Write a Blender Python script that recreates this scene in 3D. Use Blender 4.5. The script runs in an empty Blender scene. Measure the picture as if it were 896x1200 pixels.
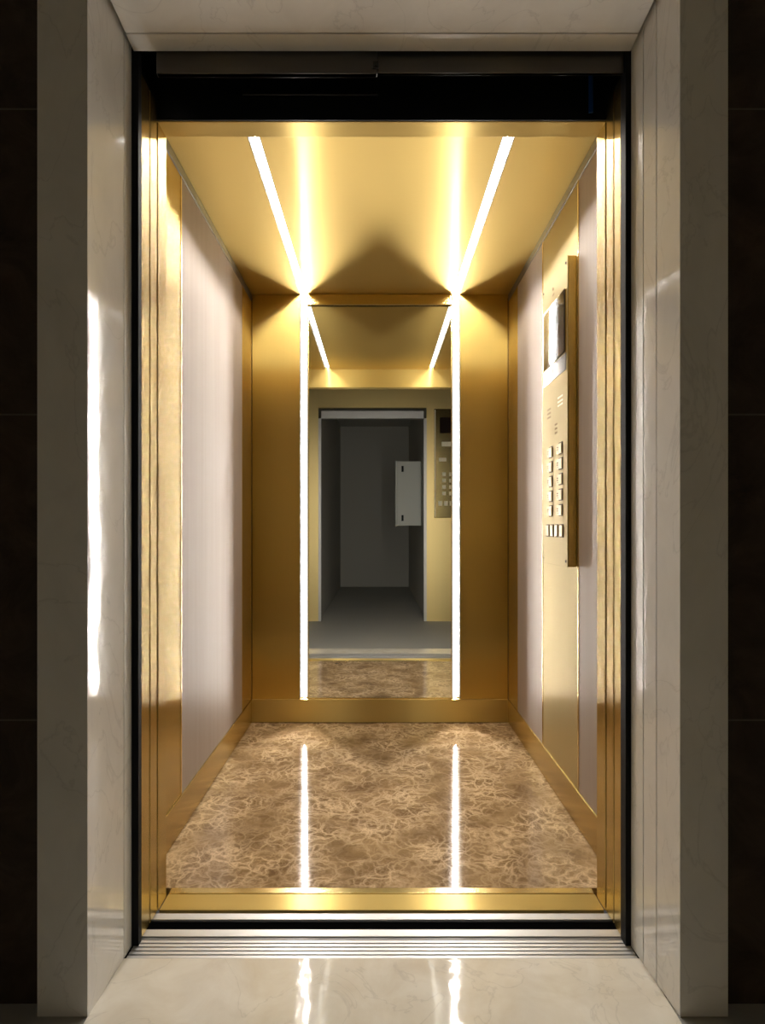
import bpy, bmesh, math
from mathutils import Vector, Matrix

S = bpy.context.scene
COL = S.collection

# ------------------------------------------------------------------ materials
def new_mat(name):
    m = bpy.data.materials.new(name)
    m.use_nodes = True
    nt = m.node_tree
    return m, nt, nt.nodes['Principled BSDF']

def N(nt, kind, **kw):
    n = nt.nodes.new(kind)
    for k, v in kw.items():
        if k in n.inputs:
            n.inputs[k].default_value = v
        else:
            setattr(n, k, v)
    return n

def coords(nt, scale=(1, 1, 1)):
    tc = N(nt, 'ShaderNodeTexCoord')
    mp = N(nt, 'ShaderNodeMapping')
    mp.inputs['Scale'].default_value = scale
    nt.links.new(tc.outputs['Object'], mp.inputs['Vector'])
    return mp.outputs['Vector']

def ramp(nt, fac, stops):
    r = N(nt, 'ShaderNodeValToRGB')
    el = r.color_ramp.elements
    while len(el) > len(stops):
        el.remove(el[-1])
    while len(el) < len(stops):
        el.new(0.5)
    for e, (p, c) in zip(el, stops):
        e.position = p
        e.color = tuple(c) + (1,) if len(c) == 3 else c
    nt.links.new(fac, r.inputs['Fac'])
    return r.outputs['Color']

def simple(name, col, rough=0.5, metal=0.0, spec=0.5):
    m, nt, b = new_mat(name)
    b.inputs['Base Color'].default_value = (*col, 1)
    b.inputs['Roughness'].default_value = rough
    b.inputs['Metallic'].default_value = metal
    b.inputs['Specular IOR Level'].default_value = spec
    n = N(nt, 'ShaderNodeTexNoise', Scale=60.0, Detail=3.0)
    nt.links.new(coords(nt), n.inputs['Vector'])
    mr = N(nt, 'ShaderNodeMapRange')
    mr.inputs['To Min'].default_value = max(0.02, rough * 0.9)
    mr.inputs['To Max'].default_value = min(1.0, rough * 1.1)
    nt.links.new(n.outputs['Fac'], mr.inputs['Value'])
    nt.links.new(mr.outputs['Result'], b.inputs['Roughness'])
    return m

def brushed(name, col, rough, aniso, smear, grain, soft=0.0, soft_rough=0.62):
    """Brushed metal. smear = world direction in which highlights spread, grain = noise scale per axis,
    soft = share of a broad satin lobe beside the sharp brushed one."""
    m, nt, b = new_mat(name)
    n = N(nt, 'ShaderNodeTexNoise', Scale=1.0, Detail=4.0)
    nt.links.new(coords(nt, grain), n.inputs['Vector'])
    c = ramp(nt, n.outputs['Fac'], [(0.25, [x * 0.99 for x in col]), (0.75, [min(1, x * 1.01) for x in col])])
    def lobe(bs, r, an):
        bs.inputs['Metallic'].default_value = 1.0
        bs.inputs['Anisotropic'].default_value = an
        nt.links.new(c, bs.inputs['Base Color'])
        mr = N(nt, 'ShaderNodeMapRange')
        mr.inputs['To Min'].default_value = r * 0.985
        mr.inputs['To Max'].default_value = r * 1.015
        nt.links.new(n.outputs['Fac'], mr.inputs['Value'])
        nt.links.new(mr.outputs['Result'], bs.inputs['Roughness'])
    lobe(b, rough, aniso)
    if smear:
        cx = N(nt, 'ShaderNodeCombineXYZ')
        for i, a in enumerate('XYZ'):
            cx.inputs[a].default_value = smear[i]
        nt.links.new(cx.outputs['Vector'], b.inputs['Tangent'])
    if soft:
        b2 = N(nt, 'ShaderNodeBsdfPrincipled')
        lobe(b2, soft_rough, 0.0)
        mx = N(nt, 'ShaderNodeMixShader')
        mx.inputs['Fac'].default_value = soft
        nt.links.new(b.outputs[0], mx.inputs[1]); nt.links.new(b2.outputs[0], mx.inputs[2])
        nt.links.new(mx.outputs[0], nt.nodes['Material Output'].inputs['Surface'])
    return m

def marble(name, base, dark, vein, vs, rough, bump=0.0, web=True):
    m, nt, b = new_mat(name)
    v = coords(nt)
    warp = N(nt, 'ShaderNodeTexNoise', Scale=vs * 0.7, Detail=5.0, Roughness=0.55)
    nt.links.new(v, warp.inputs['Vector'])
    sub = N(nt, 'ShaderNodeVectorMath', operation='SUBTRACT')
    nt.links.new(warp.outputs['Color'], sub.inputs[0])
    sub.inputs[1].default_value = (0.5, 0.5, 0.5)
    sc = N(nt, 'ShaderNodeVectorMath', operation='SCALE')
    nt.links.new(sub.outputs['Vector'], sc.inputs[0])
    sc.inputs['Scale'].default_value = 1.9 / vs
    add = N(nt, 'ShaderNodeVectorMath', operation='ADD')
    nt.links.new(v, add.inputs[0]); nt.links.new(sc.outputs['Vector'], add.inputs[1])
    cl = N(nt, 'ShaderNodeTexNoise', Scale=vs * 0.8, Detail=8.0, Roughness=0.65)
    nt.links.new(add.outputs['Vector'], cl.inputs['Vector'])
    col = ramp(nt, cl.outputs['Fac'], [(0.34, dark), (0.62, base)])
    masks = []
    for k, (s, w) in enumerate(((vs * 0.75, 0.045), (vs * 1.9, 0.085), (vs * 4.2, 0.10))):
        vo = N(nt, 'ShaderNodeTexVoronoi', feature='DISTANCE_TO_EDGE', Scale=s)
        nt.links.new(add.outputs['Vector'], vo.inputs['Vector'])
        masks.append(ramp(nt, vo.outputs['Distance'], [(0.0, (1, 1, 1)), (w * 0.4, (0.55, 0.55, 0.55)), (w * 1.6, (0, 0, 0))]))
    mx = N(nt, 'ShaderNodeMix', data_type='RGBA', blend_type='LIGHTEN')
    mx.inputs['Factor'].default_value = 1.0
    nt.links.new(masks[0], mx.inputs['A']); nt.links.new(masks[1], mx.inputs['B'])
    fine = N(nt, 'ShaderNodeMix', data_type='RGBA', blend_type='LIGHTEN')
    fine.inputs['Factor'].default_value = 0.4
    nt.links.new(mx.outputs['Result'], fine.inputs['A']); nt.links.new(masks[2], fine.inputs['B'])
    mx = fine
    brk = N(nt, 'ShaderNodeTexNoise', Scale=vs * 0.6, Detail=4.0)
    nt.links.new(v, brk.inputs['Vector'])
    bm_ = ramp(nt, brk.outputs['Fac'], [(0.36, (0.15,) * 3), (0.60, (1.0,) * 3)])
    mul = N(nt, 'ShaderNodeMix', data_type='RGBA', blend_type='MULTIPLY')
    mul.inputs['Factor'].default_value = 1.0
    nt.links.new(mx.outputs['Result'], mul.inputs['A']); nt.links.new(bm_, mul.inputs['B'])
    fin = N(nt, 'ShaderNodeMix', data_type='RGBA')
    nt.links.new(mul.outputs['Result'], fin.inputs['Factor'])
    nt.links.new(col, fin.inputs['A'])
    fin.inputs['B'].default_value = (*vein, 1)
    nt.links.new(fin.outputs['Result'], b.inputs['Base Color'])
    b.inputs['Roughness'].default_value = rough
    if bump:
        nb = N(nt, 'ShaderNodeTexNoise', Scale=14.0, Detail=2.0)
        nt.links.new(v, nb.inputs['Vector'])
        bp = N(nt, 'ShaderNodeBump', Strength=bump, Distance=0.01)
        nt.links.new(nb.outputs['Fac'], bp.inputs['Height'])
        nt.links.new(bp.outputs['Normal'], b.inputs['Normal'])
    return m

def pale_stone(name, base, dark, rough, bump):
    """White polished stone: soft clouds and a few oblique hairline veins."""
    m, nt, b = new_mat(name)
    v = coords(nt, (1, 1, 0.6))
    cl = N(nt, 'ShaderNodeTexNoise', Scale=9.0, Detail=8.0, Roughness=0.6, Distortion=0.6)
    nt.links.new(v, cl.inputs['Vector'])
    col = ramp(nt, cl.outputs['Fac'], [(0.3, dark), (0.65, base)])
    w = N(nt, 'ShaderNodeTexNoise', Scale=5.0, Detail=6.0, Distortion=1.2)
    nt.links.new(v, w.inputs['Vector'])
    vm = ramp(nt, w.outputs['Fac'], [(0.49, (0, 0, 0)), (0.5, (0.24,) * 3), (0.51, (0, 0, 0))])
    fin = N(nt, 'ShaderNodeMix', data_type='RGBA')
    nt.links.new(vm, fin.inputs['Factor']); nt.links.new(col, fin.inputs['A'])
    fin.inputs['B'].default_value = (*[x * 0.55 for x in dark], 1)
    nt.links.new(fin.outputs['Result'], b.inputs['Base Color'])
    b.inputs['Roughness'].default_value = rough
    nb = N(nt, 'ShaderNodeTexNoise', Scale=22.0, Detail=2.0)
    nt.links.new(v, nb.inputs['Vector'])
    bp = N(nt, 'ShaderNodeBump', Strength=bump, Distance=0.004)
    nt.links.new(nb.outputs['Fac'], bp.inputs['Height'])
    nt.links.new(bp.outputs['Normal'], b.inputs['Normal'])
    return m

def laminate(name, a, bcol):
    m, nt, b = new_mat(name)
    n = N(nt, 'ShaderNodeTexNoise', Scale=1.0, Detail=6.0, Roughness=0.6)
    nt.links.new(coords(nt, (40, 26, 0.9)), n.inputs['Vector'])
    c = ramp(nt, n.outputs['Fac'], [(0.3, a), (0.7, bcol)])
    nt.links.new(c, b.inputs['Base Color'])
    b.inputs['Roughness'].default_value = 0.5
    b.inputs['Specular IOR Level'].default_value = 0.3
    bp = N(nt, 'ShaderNodeBump', Strength=0.06, Distance=0.002)
    nt.links.new(n.outputs['Fac'], bp.inputs['Height'])
    nt.links.new(bp.outputs['Normal'], b.inputs['Normal'])
    return m

def tiled_stone(name, base, dark, joint, z0, period, rough):
    """Dark polished tiles with thin horizontal joints."""
    m, nt, b = new_mat(name)
    tc = N(nt, 'ShaderNodeTexCoord')
    n = N(nt, 'ShaderNodeTexNoise', Scale=7.0, Detail=9.0, Roughness=0.68, Distortion=0.8)
    nt.links.new(tc.outputs['Object'], n.inputs['Vector'])
    col = ramp(nt, n.outputs['Fac'], [(0.3, dark), (0.7, base)])
    sp = N(nt, 'ShaderNodeSeparateXYZ'); nt.links.new(tc.outputs['Object'], sp.inputs['Vector'])
    a = N(nt, 'ShaderNodeMath', operation='SUBTRACT'); nt.links.new(sp.outputs['Z'], a.inputs[0]); a.inputs[1].default_value = z0
    d = N(nt, 'ShaderNodeMath', operation='DIVIDE'); nt.links.new(a.outputs[0], d.inputs[0]); d.inputs[1].default_value = period
    f = N(nt, 'ShaderNodeMath', operation='FRACT'); nt.links.new(d.outputs[0], f.inputs[0])
    l = N(nt, 'ShaderNodeMath', operation='LESS_THAN'); nt.links.new(f.outputs[0], l.inputs[0]); l.inputs[1].default_value = 0.006
    fin = N(nt, 'ShaderNodeMix', data_type='RGBA')
    nt.links.new(l.outputs[0], fin.inputs['Factor']); nt.links.new(col, fin.inputs['A'])
    fin.inputs['B'].default_value = (*joint, 1)
    nt.links.new(fin.outputs['Result'], b.inputs['Base Color'])
    b.inputs['Roughness'].default_value = rough
    return m

def emit(name, col, strength):
    m, nt, b = new_mat(name)
    nt.nodes.remove(b)
    e = N(nt, 'ShaderNodeEmission', Strength=strength)
    e.inputs['Color'].default_value = (*col, 1)
    nt.links.new(e.outputs[0], nt.nodes['Material Output'].inputs['Surface'])
    return m

GOLD = (0.65, 0.485, 0.17)
HZ = (0.7, 0.7, 0)
M = {
    'brass_rear': brushed('brass_vertical_brush', (0.58, 0.415, 0.125), 0.30, 1.0, HZ, (260, 260, 2), 0.03, 0.6),
    'brass_side': brushed('brass_side_brush', (0.61, 0.455, 0.165), 0.27, 1.0, HZ, (260, 260, 2), 0.08, 0.6),
    'brass_ceiling': brushed('brass_ceiling_brush', GOLD, 0.30, 1.0, (0, 1, 0), (2, 260, 260), 0.72, 0.6),
    'brass_header': brushed('brass_header_brush', GOLD, 0.40, 1.0, (0, 0.7, 0.7), (2, 260, 260), 0.3, 0.6),
    'brass_trim': brushed('brass_trim_polish', (0.80, 0.62, 0.26), 0.2, 0.0, None, (120, 120, 120)),
    'brass_satin': brushed('brass_satin', (0.84, 0.66, 0.30), 0.42, 0.0, None, (200, 200, 2)),
    'brass_panel': brushed('brass_panel_satin', (0.52, 0.42, 0.20), 0.33, 1.0, HZ, (200, 200, 2), 0.5, 0.6),
    'laminate': laminate('taupe_laminate', (0.345, 0.275, 0.225), (0.38, 0.31, 0.26)),
    'emperador': marble('brown_web_marble', (0.35, 0.23, 0.115), (0.19, 0.115, 0.055), (0.74, 0.54, 0.33), 10.5, 0.07, 0.012),
    'cream': pale_stone('cream_marble', (0.86, 0.82, 0.73), (0.74, 0.68, 0.57), 0.06, 0.10),
    'white_stone': pale_stone('white_marble', (0.88, 0.87, 0.84), (0.80, 0.79, 0.76), 0.07, 0.06),
    'white_strip': pale_stone('white_marble_strip', (0.86, 0.86, 0.83), (0.80, 0.80, 0.77), 0.2, 0.03),
    'dark_tile': tiled_stone('dark_brown_marble_tile', (0.085, 0.057, 0.038), (0.03, 0.02, 0.014), (0.11, 0.09, 0.07), 0.593, 0.642, 0.2),
    'alu': brushed('sill_aluminium', (0.60, 0.595, 0.59), 0.42, 0.3, (0, 0.7, 0.7), (2, 300, 300), 0.5, 0.6),
    'steel': brushed('dark_steel', (0.12, 0.115, 0.11), 0.28, 1.0, (0, 0, 1), (2, 200, 200)),
    'grey_trim': simple('grey_cove_trim', (0.16, 0.155, 0.15), 0.4, 0.7),
    'black': simple('black_paint', (0.006, 0.006, 0.007), 0.6, 0.0, 0.15),
    'black_gloss': simple('black_satin', (0.008, 0.009, 0.010), 0.3),
    'groove': simple('groove_dark', (0.05, 0.048, 0.045), 0.7),
    'screen': simple('dark_screen_glass', (0.02, 0.012, 0.010), 0.04, 0.0, 0.8),
    'label': simple('silver_label', (0.17, 0.175, 0.175), 0.12, 0.0, 0.3),
    'button': brushed('button_steel', (0.52, 0.42, 0.24), 0.4, 0.0, None, (200, 200, 200)),
    'ink': simple('engraved_dark', (0.07, 0.05, 0.03), 0.6),
    'rust': simple('engraved_brown', (0.30, 0.19, 0.08), 0.5),
    'pale_mark': simple('pale_mark', (0.85, 0.78, 0.60), 0.4),
    'blue': simple('blue_film', (0.01, 0.09, 0.35), 0.35),
    'concrete': simple('grey_screed', (0.36, 0.355, 0.33), 0.6),
    'plaster': simple('grey_plaster', (0.5, 0.49, 0.45), 0.8),
    'cabinet': simple('white_powder_coat', (0.50, 0.52, 0.49), 0.45),
    'led': emit('led_diffuser', (1.0, 0.95, 0.86), 3.0),
    'led_core': emit('led_chip_line', (1.0, 0.945, 0.87), 205.0),
}
mm, nt, b = new_mat('mirror_silver')
b.inputs['Base Color'].default_value = (0.80, 0.815, 0.79, 1)
b.inputs['Metallic'].default_value = 1.0
b.inputs['Roughness'].default_value = 0.0
M['mirror'] = mm

# ------------------------------------------------------------------ geometry
def bxx(bm, x0, x1, y0, y1, z0, z1, bev=0.0, seg=2):
    x0, x1 = sorted((x0, x1)); y0, y1 = sorted((y0, y1)); z0, z1 = sorted((z0, z1))
    mat = Matrix.Translation(((x0 + x1) / 2, (y0 + y1) / 2, (z0 + z1) / 2)) @ Matrix.Diagonal((x1 - x0, y1 - y0, z1 - z0, 1))
    r = bmesh.ops.create_cube(bm, size=1.0, matrix=mat)
    if bev:
        es = {e for v in r['verts'] for e in v.link_edges}
        bmesh.ops.bevel(bm, geom=list(es), offset=bev, segments=seg, affect='EDGES', profile=0.5)

def cyl(bm, c, axis, r, h, n=24):
    """Disc of thickness h centred on c along a world axis."""
    rot = {'x': Matrix.Rotation(math.pi / 2, 4, 'Y'), 'y': Matrix.Rotation(math.pi / 2, 4, 'X'), 'z': Matrix.Identity(4)}[axis]
    bmesh.ops.create_cone(bm, cap_ends=True, segments=n, radius1=r, radius2=r, depth=h, matrix=Matrix.Translation(c) @ rot)

def prism(bm, pts, axis, a, b_):
    """Extrude a closed profile; axis 'x': pts are (y,z)."""
    def P(p, t):
        return {'x': (t, p[0], p[1]), 'y': (p[0], t, p[1]), 'z': (p[0], p[1], t)}[axis]
    A = [bm.verts.new(P(p, a)) for p in pts]
    B = [bm.verts.new(P(p, b_)) for p in pts]
    n = len(pts)
    bm.faces.new(A); bm.faces.new(B[::-1])
    for i in range(n):
        bm.faces.new((A[i], B[i], B[(i + 1) % n], A[(i + 1) % n]))
    bmesh.ops.recalc_face_normals(bm, faces=bm.faces[:])

def mesh_obj(name, fill, mat, parent=None, origin=None):
    bm = bmesh.new()
    fill(bm)
    root = parent
    off = Vector((0, 0, 0))
    while root is not None:
        off += root.location
        root = root.parent
    if origin is not None:
        off = off + Vector(origin) if parent is not None else Vector(origin)
    bmesh.ops.translate(bm, verts=bm.verts[:], vec=-off)
    me = bpy.data.meshes.new(name)
    bm.to_mesh(me); bm.free()
    me.materials.append(M[mat])
    o = bpy.data.objects.new(name, me)
    COL.objects.link(o)
    if parent is not None:
        o.parent = parent
    if origin is not None:
        o.location = Vector(origin)
    return o

def box(name, dims, mat, parent=None, bev=0.0, origin=None):
    return mesh_obj(name, lambda bm: bxx(bm, *dims, bev=bev), mat, parent, origin)

def boxes(name, dl, mat, parent=None, bev=0.0, origin=None):
    def fill(bm):
        for d in dl:
            bxx(bm, *d, bev=bev)
    return mesh_obj(name, fill, mat, parent, origin)

def tag(o, label, cat, group=None, kind=None):
    o['label'] = label; o['category'] = cat
    if group: o['group'] = group
    if kind: o['kind'] = kind
    return o

def thing(name, loc, label, cat, group=None):
    o = bpy.data.objects.new(name, None)
    o.empty_display_size = 0.05
    COL.objects.link(o)
    o.location = loc
    return tag(o, label, cat, group, 'thing')

def struct(o, label, cat):
    return tag(o, label, cat, None, 'structure')

# key planes (metres; camera at y = 0, eye 1.0 m above the floor)
YF, YS = 1.22, 1.386            # stone frame front, landing sill front edge
YJ, YI, YR = 1.556, 1.617, 3.057   # car jamb front, car front inner face, car rear wall
XO, XW = 0.582, 0.654           # half door opening, half car width
ZC, ZH = 2.192, 2.056           # car ceiling, header underside
SK = 0.120                      # skirting height
YB = 1.425                       # stone surround back edge
LX, LW = 0.389, 0.0195          # LED line offset and half slot width
RC, RW = 0.015, 0.031           # recess of ceiling and wall LED

# ------------------------------------------------------------------ car shell
struct(box('floor', (-0.70, 0.70, 1.657, 3.12, -0.03, 0.0), 'emperador'), 'polished brown marble lift floor webbed with pale veins', 'floor')
struct(boxes('ceiling', [(-0.70, -LX - LW, YI, 3.12, ZC, ZC + 0.03), (-LX + LW, LX - LW, YI, 3.12, ZC, ZC + 0.03), (LX + LW, 0.70, YI, 3.12, ZC, ZC + 0.03)], 'brass_ceiling'),
       'brushed brass lift ceiling slit by two light lines', 'ceiling')
struct(box('wall_left', (-0.72, -XW - 0.012, YI, 3.16, 0, ZC), 'black_gloss'), 'lift side wall behind the cladding on the left', 'wall')
struct(box('wall_right', (XW + 0.012, 0.72, YI, 3.16, 0, ZC), 'black_gloss'), 'lift side wall behind the cladding on the right', 'wall')
struct(box('wall_rear', (-0.70, 0.70, 3.105, 3.15, 0, ZC + 0.06), 'black_gloss'), 'lift rear wall behind the mirror and brass cladding', 'wall')
for side, s in (('left', -1), ('right', 1)):
    struct(box('wall_front_' + side, (s * XO, s * 0.74, YJ, YI, 0, ZH), 'brass_side', bev=0.0015), 'brass front return jamb of the lift on the %s of the opening' % side, 'jamb')
    bb = mesh_obj('baseboard_' + side, lambda bm, s=s: (bxx(bm, s * XW, s * (XW + 0.012), YI, YR - 0.0, 0.004, SK - 0.004),
                                                        bxx(bm, s * (XW - 0.001), s * (XW + 0.012), YI, YR, SK - 0.004, SK, bev=0.001)), 'brass_side')
    struct(bb, 'brass skirting along the %s lift wall' % side, 'skirting')
    struct(box('trim_' + ('1' if s < 0 else '2'), (s * (XW + 0.001), s * (XW + 0.0118), YI, YR, ZC - 0.036, ZC - 0.001), 'grey_trim', bev=0.002),
           'dark grey cove trim under the ceiling on the %s lift wall' % side, 'trim')
struct(box('wall_front_header', (-0.74, 0.74, YJ, YI, ZH, ZC + 0.03), 'brass_header', bev=0.0015), 'brass header over the lift door opening', 'header')
struct(mesh_obj('baseboard_rear', lambda bm: (bxx(bm, -XW, XW, YR - 0.006, 3.10, 0.004, SK - 0.004), bxx(bm, -XW, XW, YR - 0.007, 3.10, SK - 0.004, SK, bev=0.001)), 'brass_header'),
       'brass skirting along the lift rear wall', 'skirting')

# ------------------------------------------------------------------ side wall panels
ZP0, ZP1 = SK + 0.001, ZC - 0.037
def wall_panel(name, s, y0, y1, mat, label, cat, group=None):
    t = thing(name, (s * (XW + 0.008), (y0 + y1) / 2, ZP0), label, cat, group)
    e = 0.004
    box('sheet', (s * (XW + 0.004), s * (XW + 0.0115), y0 + e, y1 - e, ZP0, ZP1), mat, t)
    boxes('edge_bead', [(s * (XW + 0.002), s * (XW + 0.0115), y0 + 0.0005, y0 + e, ZP0, ZP1), (s * (XW + 0.002), s * (XW + 0.0115), y1 - e, y1 - 0.0005, ZP0, ZP1)], 'brass_trim', t)
    return t
wall_panel('brass_wall_cladding', -1, YI + 0.001, 1.966, 'brass_side', 'brass wall strip between the door jamb and the taupe panel of the left wall', 'wall panel')
wall_panel('laminate_wall_cladding', -1, 1.966, 2.85, 'laminate', 'wide taupe laminate panel on the left lift wall', 'wall panel')
wall_panel('brass_wall_cladding', -1, 2.85, YR - 0.001, 'brass_side', 'brass corner strip at the rear end of the left lift wall', 'wall panel')
wall_panel('laminate_wall_cladding', 1, YI + 0.001, 1.99, 'laminate', 'narrow taupe laminate panel between the button panel and the door jamb', 'wall panel')
wall_panel('brass_wall_cladding', 1, 1.99, 2.42, 'brass_panel', 'brass wall strip that carries the button panel', 'wall panel')
wall_panel('laminate_wall_cladding', 1, 2.42, 2.86, 'laminate', 'taupe laminate panel on the right wall behind the button panel', 'wall panel')
wall_panel('brass_wall_cladding', 1, 2.86, YR - 0.001, 'brass_side', 'brass corner strip at the rear end of the right lift wall', 'wall panel')

# ------------------------------------------------------------------ rear wall
MXH = LX - LW - 0.001
for side, s in (('left', -1), ('right', 1)):
    o = box('brass_wall_cladding', (s * (LX + LW + 0.001), s * (XW - 0.0005), YR, 3.10, SK + 0.001, ZC - 0.001), 'brass_rear', bev=0.0012, origin=(s * 0.53, YR, SK))
    tag(o, 'tall brass rear wall panel on the %s side of the mirror' % side, 'wall panel', None, 'thing')
mir = thing('mirror', (0, YR, SK + 0.001), 'tall frameless mirror on the lift rear wall between two light lines', 'mirror')
box('glass', (-MXH + 0.004, MXH - 0.004, YR + 0.003, YR + 0.010, SK + 0.007, 2.132), 'mirror', mir)
boxes('backing', [(-MXH, MXH, YR + 0.0105, 3.10, SK + 0.001, 2.132)], 'black', mir)
boxes('edge_trim', [(-MXH, -MXH + 0.004, YR + 0.001, YR + 0.010, SK + 0.007, 2.132), (MXH - 0.004, MXH, YR + 0.001, YR + 0.010, SK + 0.007, 2.132),
                    (-MXH, MXH, YR - 0.001, YR + 0.010, SK + 0.001, SK + 0.007)], 'brass_trim', mir)
hb = mesh_obj('header_bar', lambda bm: bxx(bm, -MXH, MXH, YR - 0.012, 3.10, 2.134, ZC - 0.002, bev=0.004), 'brass_trim', origin=(0, YR, 2.134))
tag(hb, 'horizontal polished brass bar above the mirror', 'trim bar', None, 'thing')

# ------------------------------------------------------------------ light lines
def ceiling_led(s, label):
    x = s * LX; w = LW; y0, y1 = YI + 0.002, 3.104
    t = thing('ceiling_light_line', (x, 2.3, ZC), label, 'light line', 'recessed ceiling light lines')
    box('diffuser', (x - w + 0.0025, x + w - 0.0025, y0, YR + RW, ZC + RC + 0.0006, ZC + RC + 0.003), 'led', t)
    box('chip_line', (x - 0.004, x + 0.004, y0, YR + RW - 0.001, ZC + RC, ZC + RC + 0.0005), 'led_core', t)
    boxes('channel', [(x - w + 0.0003, x - w + 0.002, y0, YR - 0.001, ZC + 0.0005, ZC + RC + 0.008), (x + w - 0.002, x + w - 0.0003, y0, YR - 0.001, ZC + 0.0005, ZC + RC + 0.008),
                      (x - w + 0.0003, x + w - 0.0003, y0, YR - 0.001, ZC + RC + 0.004, ZC + RC + 0.008)], 'black', t)
def wall_led(s, label):
    x = s * LX; w = LW; z0, z1 = SK + 0.002, ZC - 0.001; zt = ZC + RC + 0.003
    t = thing('wall_light_line', (x, YR, z0), label, 'light line', 'recessed wall light lines')
    box('diffuser', (x - w + 0.0025, x + w - 0.0025, YR + RW + 0.0006, YR + RW + 0.003, z0 + 0.002, zt), 'led', t)
    box('chip_line', (x - 0.004, x + 0.004, YR + RW, YR + RW + 0.0005, z0 + 0.002, z1), 'led_core', t)
    boxes('channel', [(x - w + 0.0003, x - w + 0.002, YR + 0.0005, YR + RW + 0.008, z0, z1), (x + w - 0.002, x + w - 0.0003, YR + 0.0005, YR + RW + 0.008, z0, z1),
                      (x - w + 0.0003, x + w - 0.0003, YR + RW + 0.004, YR + RW + 0.008, z0, z1)], 'black', t)
for s, sd in ((-1, 'left'), (1, 'right')):
    ceiling_led(s, 'glowing white light line running along the ceiling on the %s' % sd)
    wall_led(s, 'glowing white vertical light line along the %s edge of the mirror' % sd)

# ------------------------------------------------------------------ car operating panel on the right wall
CX0, CX1 = XW + 0.0035, 0.626            # back on the strip, front face
CY0, CY1, CZ0, CZ1 = 2.005, 2.31, 0.865, 1.915
cop = thing('lift_button_panel', (CX0, (CY0 + CY1) / 2, CZ0), 'tall brass button panel with dark screen on the right lift wall', 'control panel')
box('housing', (CX1 + 0.003, CX0, CY0 + 0.001, CY1 - 0.001, CZ0 + 0.001, CZ1 - 0.001), 'brass_side', cop, bev=0.002)
box('faceplate', (CX1, CX1 + 0.0028, CY0, CY1, CZ0, CZ1), 'brass_panel', cop, bev=0.0010)
fx = CX1
scr = box('screen', (fx - 0.002, fx + 0.001, 2.022, 2.288, 1.595, 1.808), 'screen', cop, bev=0.0006)
scr.data.transform(Matrix.Translation((fx - 0.001 - CX0, 2.155 - (CY0 + CY1) / 2, 0)) @ Matrix.Rotation(math.radians(-1.0), 4, 'Z') @ Matrix.Translation((-(fx - 0.001 - CX0), -(2.155 - (CY0 + CY1) / 2), 0)))
scr.data.transform(Matrix.Translation((-0.0022, 0, 0)))
boxes('screen_bezel', [(fx - 0.0026, fx + 0.0005, 2.018, 2.022, 1.591, 1.812), (fx - 0.0026, fx + 0.0005, 2.288, 2.292, 1.591, 1.812),
                       (fx - 0.0026, fx + 0.0005, 2.022, 2.288, 1.808, 1.812)], 'brass_trim', scr)
lab = box('nameplate', (fx - 0.0015, fx + 0.001, 2.018, 2.292, 1.534, 1.591), 'label', cop, bev=0.0005)
lab['label'] = 'silver strip below the screen'
boxes('print', [(fx - 0.0019, fx - 0.0014, 2.165, 2.168, 1.551, 1.573), (fx - 0.0019, fx - 0.0014, 2.178, 2.181, 1.551, 1.573), (fx - 0.0019, fx - 0.0014, 2.165, 2.181, 1.5605, 1.5635),
                (fx - 0.0019, fx - 0.0014, 2.165, 2.181, 1.570, 1.573)], 'ink', lab)
boxes('emblem', [(fx - 0.0019, fx - 0.0014, 2.05, 2.09, 1.56, 1.566), (fx - 0.0019, fx - 0.0014, 2.05, 2.09, 1.572, 1.578), (fx - 0.0019, fx - 0.0014, 2.05, 2.056, 1.548, 1.578)], 'label', lab)
# camera spot and hole above the screen
mesh_obj('keyhole', lambda bm: (cyl(bm, (fx - 0.0005, 2.17, 1.866), 'x', 0.006, 0.002), bxx(bm, fx - 0.0016, fx - 0.0006, 2.155, 2.175, 1.84, 1.846)), 'rust', cop)
# engraved marks under the screen
def mark_rows(y0, y1, zs, nm, mat):
    dl = []
    for i, z in enumerate(zs):
        n = 4 if i % 2 else 3
        w = (y1 - y0) / n
        for k in range(n):
            dl.append((fx - 0.0007, fx + 0.0005, y0 + k * w + 0.002, y0 + (k + 1) * w - 0.002, z, z + 0.006))
    boxes(nm, dl, mat, cop)
mark_rows(2.20, 2.245, (1.405, 1.42, 1.435), 'pictogram', 'rust')
mark_rows(2.055, 2.115, (1.425, 1.438, 1.453), 'pictogram', 'pale_mark')
mark_rows(2.12, 2.15, (1.335, 1.35, 1.365), 'pictogram', 'rust')
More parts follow.
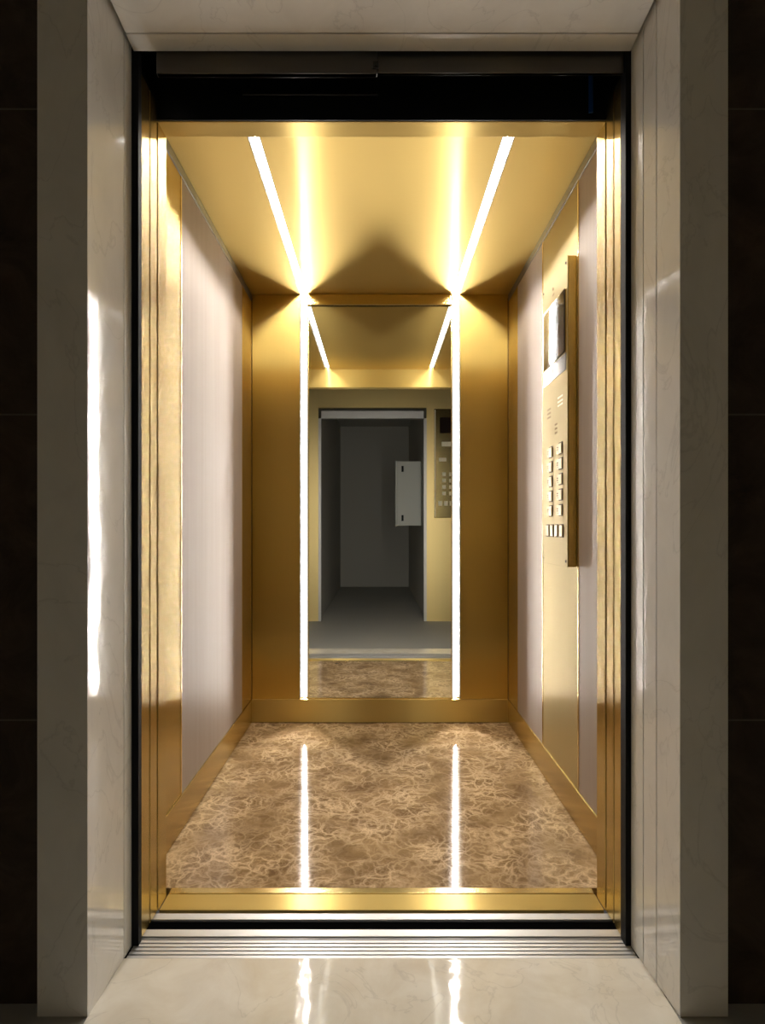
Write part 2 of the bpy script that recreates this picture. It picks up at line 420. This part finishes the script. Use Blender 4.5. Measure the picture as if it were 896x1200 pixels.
# buttons
def button(y, z, w=0.034, h=0.034, two=True):
    b_ = box('button', (fx - 0.004, fx + 0.0005, y - w / 2, y + w / 2, z - h / 2, z + h / 2), 'button', cop, bev=0.0016)
    b_['label'] = 'square raised steel button'
    g = 0.004
    boxes('button_surround', [(fx - 0.0012, fx + 0.0004, y - w / 2 - g, y - w / 2 - 0.0005, z - h / 2 - g, z + h / 2 + g), (fx - 0.0012, fx + 0.0004, y + w / 2 + 0.0005, y + w / 2 + g, z - h / 2 - g, z + h / 2 + g),
                              (fx - 0.0012, fx + 0.0004, y - w / 2, y + w / 2, z - h / 2 - g, z - h / 2 - 0.0005), (fx - 0.0012, fx + 0.0004, y - w / 2, y + w / 2, z + h / 2 + 0.0005, z + h / 2 + g)], 'ink', b_)
    if two:
        p = box('legend_plate', (fx - 0.0015, fx + 0.0005, y + w / 2 + 0.006, y + w / 2 + 0.030, z - h / 2, z + h / 2), 'button', cop, bev=0.0006)
        boxes('braille_dots', [(fx - 0.0026, fx - 0.001, y + w / 2 + 0.010 + 0.008 * i, y + w / 2 + 0.0135 + 0.008 * i, z - 0.012 + 0.008 * j, z - 0.0085 + 0.008 * j)
                               for i in range(2) for j in range(3) if (i, j) != (1, 0)], 'ink', p)
for r in range(5):
    z = 1.276 - 0.054 * r
    button(2.078, z)
    button(2.196, z)
for y in (2.07, 2.125, 2.18, 2.235):
    button(y, 0.988, 0.034, 0.038, False)
for y in (2.022, 2.293):
    for z in (0.885, 1.895):
        mesh_obj('screw', lambda bm, y=y, z=z: cyl(bm, (fx - 0.0006, y, z), 'x', 0.0048, 0.002), 'ink', cop)

# ------------------------------------------------------------------ thresholds and sills
thr = thing('brass_threshold', (0, 1.61, 0), 'brass threshold strip at the front edge of the marble lift floor', 'threshold')
box('front_strip', (-XO + 0.001, XO - 0.001, 1.5605, 1.629, -0.03, 0.0005), 'brass_header', thr, bev=0.0012)
box('rear_strip', (-XO + 0.001, XO - 0.001, 1.632, 1.656, -0.03, 0.001), 'brass_trim', thr, bev=0.0012)
cs = thing('lift_sill', (0, 1.54, -0.03), 'narrow aluminium sill strip below the brass threshold', 'sill')
box('rail', (-0.72, 0.72, 1.525, 1.5495, -0.03, -0.001), 'alu', cs, bev=0.0012)
box('gap_shade', (-0.72, 0.72, 1.519, 1.5247, -0.12, -0.003), 'black', cs)  # black sheet over the rail front, painting the shade of the sill gap
box('guide_groove', (-0.72, 0.72, 1.5497, 1.560, -0.03, -0.010), 'black', cs)
ls = thing('landing_sill', (0, 1.43, -0.03), 'grooved aluminium landing sill beside the cream stone slab', 'sill')
def ribs(bm):
    pts = [(1.3865, -0.03), (1.3865, 0.0)]
    y = 1.3865
    for k in range(5):
        a = y + 0.0085
        pts += [(a, 0.0), (a + 0.0006, -0.006), (a + 0.0038, -0.006), (a + 0.0044, 0.0)]
        y = a + 0.0044
    pts += [(1.4525, 0.0), (1.4525, -0.03)]
    prism(bm, pts, 'x', -0.5935, 0.5935)
mesh_obj('ribbed_plate', ribs, 'alu', ls)
box('guide_groove', (-0.5935, 0.5935, 1.4527, 1.4605, -0.03, -0.012), 'black', ls)
box('rear_rail', (-0.5935, 0.5935, 1.4607, 1.486, -0.03, 0.0), 'alu', ls, bev=0.001)
struct(box('floor_gap', (-0.9, 0.9, 1.4865, 1.5245, -0.30, -0.12), 'black'), 'dark gap between the two sills', 'gap')

# ------------------------------------------------------------------ door panels, retracted into their pockets
for k, (s, sd) in enumerate(((-1, 'left'), (1, 'right'))):
    y0 = 1.446 if s < 0 else 1.456
    a = box('door_%d' % (1 + k), (s * XO, s * 1.02, y0, 1.4975, 0.004, 2.10), 'brass_side', bev=0.0018, origin=(s * 0.8, 1.47, 0))
    struct(a, 'brass landing door edge slid open on the %s' % sd, 'door')
    c = box('door_%d' % (3 + k), (s * XO, s * 1.02, 1.5025, 1.5485, 0.004, 2.10), 'brass_side', bev=0.0018, origin=(s * 0.8, 1.525, 0))
    struct(c, 'brass lift car door edge slid open on the %s' % sd, 'door')
    j = box('trim_%d' % (3 + k), (s * (XO - 0.001), s * 1.1, YB + 0.001, y0 - 0.002, 0.0005, 2.14), 'black')
    struct(j, 'black steel door post strip on the %s of the opening' % sd, 'trim')

# ------------------------------------------------------------------ door head
struct(box('trim_5', (-0.75, 0.75, YJ - 0.004, YJ - 0.0005, ZH + 0.002, 2.42), 'black_gloss'), 'black face of the lift door header', 'header')
struct(box('trim_6', (-1.1, 1.1, 1.39, 1.56, 2.42, 2.44), 'black'), 'added black cover keeping outside light out of the door head', 'header')  # unseen cover, added to block world light above the door head
rail = thing('door_track_cover', (0, 1.435, 2.086), 'dark steel track cover strip across the top of the door opening', 'track cover')  # cover strip in front of the door track
box('long_cover', (-0.54, -0.012, 1.429, 1.4435, 2.086, 2.15), 'steel', rail, bev=0.0015)
box('rear_cover', (-0.012, XO, 1.434, 1.4435, 2.091, 2.15), 'steel', rail, bev=0.0015)
mesh_obj('end_clip', lambda bm: (bxx(bm, -0.022, -0.008, 1.426, 1.4288, 2.096, 2.114, bev=0.001), cyl(bm, (-0.015, 1.425, 2.104), 'y', 0.004, 0.003)), 'black_gloss', rail)
sb = box('hanger_rod', (-0.36, -0.01, 1.545, 1.5515, 2.118, 2.122), 'steel', bev=0.001, origin=(-0.19, 1.548, 2.118))
tag(sb, 'thin grey rod in the black header above the opening', 'rod', None, 'thing')
bl = box('blue_header_strip', (0.536, 0.548, 1.547, 1.5515, 2.075, 2.185), 'blue', bev=0.0015, origin=(0.542, 1.549, 2.075))  # strip stuck flat on the black header face
tag(bl, 'small dark blue strip in the black door head', 'strip', None, 'thing')

# ------------------------------------------------------------------ stone surround
def xr(y, s=1):                  # reveal line, slightly splayed
    return 0.607 - 0.013 * (y - YF) / 0.205 if s > 0 else 0.6025 - 0.0052 * (y - YF) / 0.205
def zr(y):
    return 2.158 - 0.022 * (y - YF) / 0.205
def jamb(bm, s, a, b_):
    prism(bm, [(s * xr(a, s), a), (s * 0.705, a), (s * 0.705, b_), (s * xr(b_, s), b_)], 'z', 0.0005, 2.40)
def lintel(bm, a, b_):
    prism(bm, [(a, zr(a)), (a, 2.40), (b_, 2.40), (b_, zr(b_))], 'x', -0.592, 0.592)
for k, (s, sd, br) in enumerate(((-1, 'left', [(YF, 1.383)]), (1, 'right', [(YF, 1.309), (1.3125, 1.366)]))):
    o = mesh_obj('trim_%d' % (7 + k), lambda bm, s=s, br=br: [jamb(bm, s, *q) for q in br], 'white_stone')
    struct(o, 'white marble door surround jamb on the %s' % sd, 'door surround')
    o = mesh_obj('trim_%d' % (9 + k), lambda bm, s=s, br=br: jamb(bm, s, br[-1][1] + 0.0035, YB), 'white_strip')
    struct(o, 'narrow white inner strip of the %s door surround' % sd, 'door surround')
    struct(box('trim_%d' % (14 + k), (s * 0.611, s * 0.70, 1.300, YB, 0.001, 2.40), 'groove'), 'dark joint filler in the %s door surround' % sd, 'joint')
struct(mesh_obj('trim_11', lambda bm: lintel(bm, YF, 1.378), 'white_stone'), 'white marble lintel across the top of the opening', 'door surround')
struct(mesh_obj('trim_12', lambda bm: lintel(bm, 1.3815, YB), 'white_strip'), 'white inner strip under the marble lintel', 'door surround')
struct(box('trim_13', (-0.70, 0.70, 1.37, YB, 2.165, 2.45), 'groove'), 'dark joint behind the marble lintel', 'joint')

# ------------------------------------------------------------------ lobby
struct(box('floor_slab', (-0.6025, 0.6025, 1.19, 1.3858, -0.03, 0.0), 'cream'), 'cream marble slab in front of the landing sill', 'floor slab')
struct(boxes('floor_lobby', [(-2.6, 2.6, -4.1, 1.1895, -0.03, -0.001), (-2.6, -0.6035, 1.1895, 1.27, -0.03, -0.001), (0.6035, 2.6, 1.1895, 1.27, -0.03, -0.001)], 'concrete'),
       'grey lobby floor in front of the lift', 'floor')
for k, (s, sd) in enumerate(((-1, 'left'), (1, 'right'))):
    struct(box('wall_lobby_' + sd, (s * 0.7053, s * 2.6, 1.255, 1.38, -0.001, 2.7), 'dark_tile'), 'dark brown tiled lobby wall %s of the door surround' % sd, 'wall')
struct(box('wall_lobby_over', (-0.7053, 0.7053, 1.255, 1.375, 2.402, 2.7), 'dark_tile'), 'dark brown tiled lobby wall above the lintel', 'wall')
struct(box('ceiling_lobby', (-2.6, 2.6, -4.1, 1.38, 2.7, 2.75), 'plaster'), 'plain lobby ceiling', 'ceiling')
PX0, PX1, PY = -0.645, 0.505, -0.25     # passage behind the camera
struct(box('wall_passage_left', (-2.6, PX0, -4.0, PY, -0.001, 2.7), 'plaster'), 'grey passage wall seen at the left of the mirror', 'wall')
struct(box('wall_passage_right', (PX1, 2.6, -4.0, PY, -0.001, 2.7), 'plaster'), 'grey passage wall seen at the right of the mirror', 'wall')
struct(box('wall_passage_end', (PX0, PX1, -4.1, -3.95, -0.001, 2.7), 'plaster'), 'grey end wall of the passage seen in the mirror', 'wall')
for s, x0, x1, sd in ((-1, -0.98, PX0, 'left'), (1, PX1, 0.90, 'right')):  # added piers; in the mirror they stand in for the lift's front return
    t = thing('added_pier_cladding', ((x0 + x1) / 2, PY, 0), 'added brass cladding behind the camera, reflected at the %s edge of the mirror' % sd, 'cladding')
    box('sheet', (x0 + 0.0, x1, PY + 0.001, PY + 0.012, 0, 2.69), 'brass_satin', t, bev=0.001)
    ex = x1 if s < 0 else x0
    box('corner_trim', (ex + s * 0.001, ex - s * 0.03, PY - 0.05, PY + 0.014, 0, 2.16), 'alu', t, bev=0.002)  # added edge, imitating the landing frame's reflection
bm_ = box('trim_16', (PX0 + 0.03, PX1 - 0.03, PY - 0.05, PY + 0.014, 2.16, 2.24), 'alu', bev=0.002)  # added bar, imitating the top of the reflected landing frame
struct(bm_, 'added grey metal head trim standing in for the landing frame in the mirror', 'trim')
struct(box('wall_added_head', (PX0, PX1, PY - 0.05, PY + 0.012, 2.275, 2.699), 'brass_satin'), 'added brass clad wall standing in for the lift header in the mirror', 'wall')  # added brass that extends the lift header's gold in the mirror

# added panel behind the camera, standing in for a lift panel in the mirror
hx0, hx1, hz0, hz1, hy = 0.585, 0.86, 1.10, 2.26, PY + 0.0125
hp = thing('added_button_panel', ((hx0 + hx1) / 2, hy, hz0), 'added flat brass button panel behind the camera, reflected at the right edge of the mirror', 'control panel')
box('faceplate', (hx0, hx1, hy, hy + 0.008, hz0, hz1), 'brass_trim', hp, bev=0.002)
box('edge_trim', (hx0 + 0.004, hx0 + 0.016, hy + 0.008, hy + 0.014, hz0 + 0.01, hz1 - 0.01), 'pale_mark', hp, bev=0.003)
box('screen', (hx0 + 0.06, hx1 - 0.04, hy + 0.008, hy + 0.0095, 2.0, 2.17), 'screen', hp, bev=0.0006)
box('nameplate', (hx0 + 0.08, hx1 - 0.06, hy + 0.008, hy + 0.009, 1.86, 1.91), 'pale_mark', hp, bev=0.0003)
box('legend_plate', (hx0 + 0.05, hx0 + 0.13, hy + 0.008, hy + 0.009, 1.70, 1.74), 'pale_mark', hp, bev=0.0003)
for r in range(4):
    for c in range(2):
        box('button', (hx0 + 0.085 + c * 0.075, hx0 + 0.125 + c * 0.075, hy + 0.008, hy + 0.012, 1.545 - r * 0.068, 1.585 - r * 0.068), 'pale_mark', hp, bev=0.0015)
for c in range(3):
    box('button', (hx0 + 0.045 + c * 0.06, hx0 + 0.085 + c * 0.06, hy + 0.008, hy + 0.012, 1.23, 1.28), 'pale_mark', hp, bev=0.0015)

# white cabinet on the passage wall
kx0, kx1, ky0, ky1, kz0, kz1 = 0.215, PX1 - 0.001, -1.15, -0.95, 1.02, 1.78
cab = thing('electrical_cabinet', (kx1, (ky0 + ky1) / 2, kz0), 'white metal wall cabinet reflected in the dark part of the mirror', 'cabinet')
box('body', (kx0 + 0.005, kx1, ky0, ky1, kz0 + 0.005, kz1 - 0.005), 'cabinet', cab, bev=0.004)
dr = box('door', (kx0, kx1 - 0.01, ky1 + 0.001, ky1 + 0.018, kz0, kz1), 'cabinet', cab, bev=0.004)
for z in (kz0 + 0.09, kz1 - 0.09):
    box('hinge', (kx0 + 0.05, kx0 + 0.075, ky1 + 0.018, ky1 + 0.026, z - 0.035, z + 0.035), 'black', dr, bev=0.003)
box('frame', (kx0 - 0.02, kx0 + 0.003, ky0 + 0.01, ky1 - 0.002, kz0 - 0.01, kz1 + 0.01), 'cabinet', cab, bev=0.002)

# ------------------------------------------------------------------ light, camera, view
w = bpy.data.worlds.new('world'); S.world = w
w.use_nodes = True
bg = w.node_tree.nodes['Background']
bg.inputs['Color'].default_value = (1.0, 0.90, 0.80, 1)
bg.inputs['Strength'].default_value = 0.055

cam = bpy.data.cameras.new('camera')
co = bpy.data.objects.new('camera', cam)
COL.objects.link(co)
co.location = (-0.009, 0, 1.0)
co.rotation_euler = (math.pi / 2, 0, 0)
cam.sensor_fit = 'AUTO'
cam.sensor_width = 36.0
cam.lens = 700 / 1200 * 36.0
cam.shift_x = 5 / 1200
cam.shift_y = 18 / 1200
cam.clip_start = 0.02
S.camera = co

vs = S.view_settings
vs.view_transform = 'Standard'
vs.look = 'None'
vs.gamma = 1.0
vs.exposure = 0.36
vs.use_curve_mapping = False
S.cycles.max_bounces = 16
S.cycles.glossy_bounces = 12
S.cycles.diffuse_bounces = 6
S.cycles.use_denoising = True
S.cycles.sample_clamp_indirect = 8.0
S.cycles.caustics_reflective = True
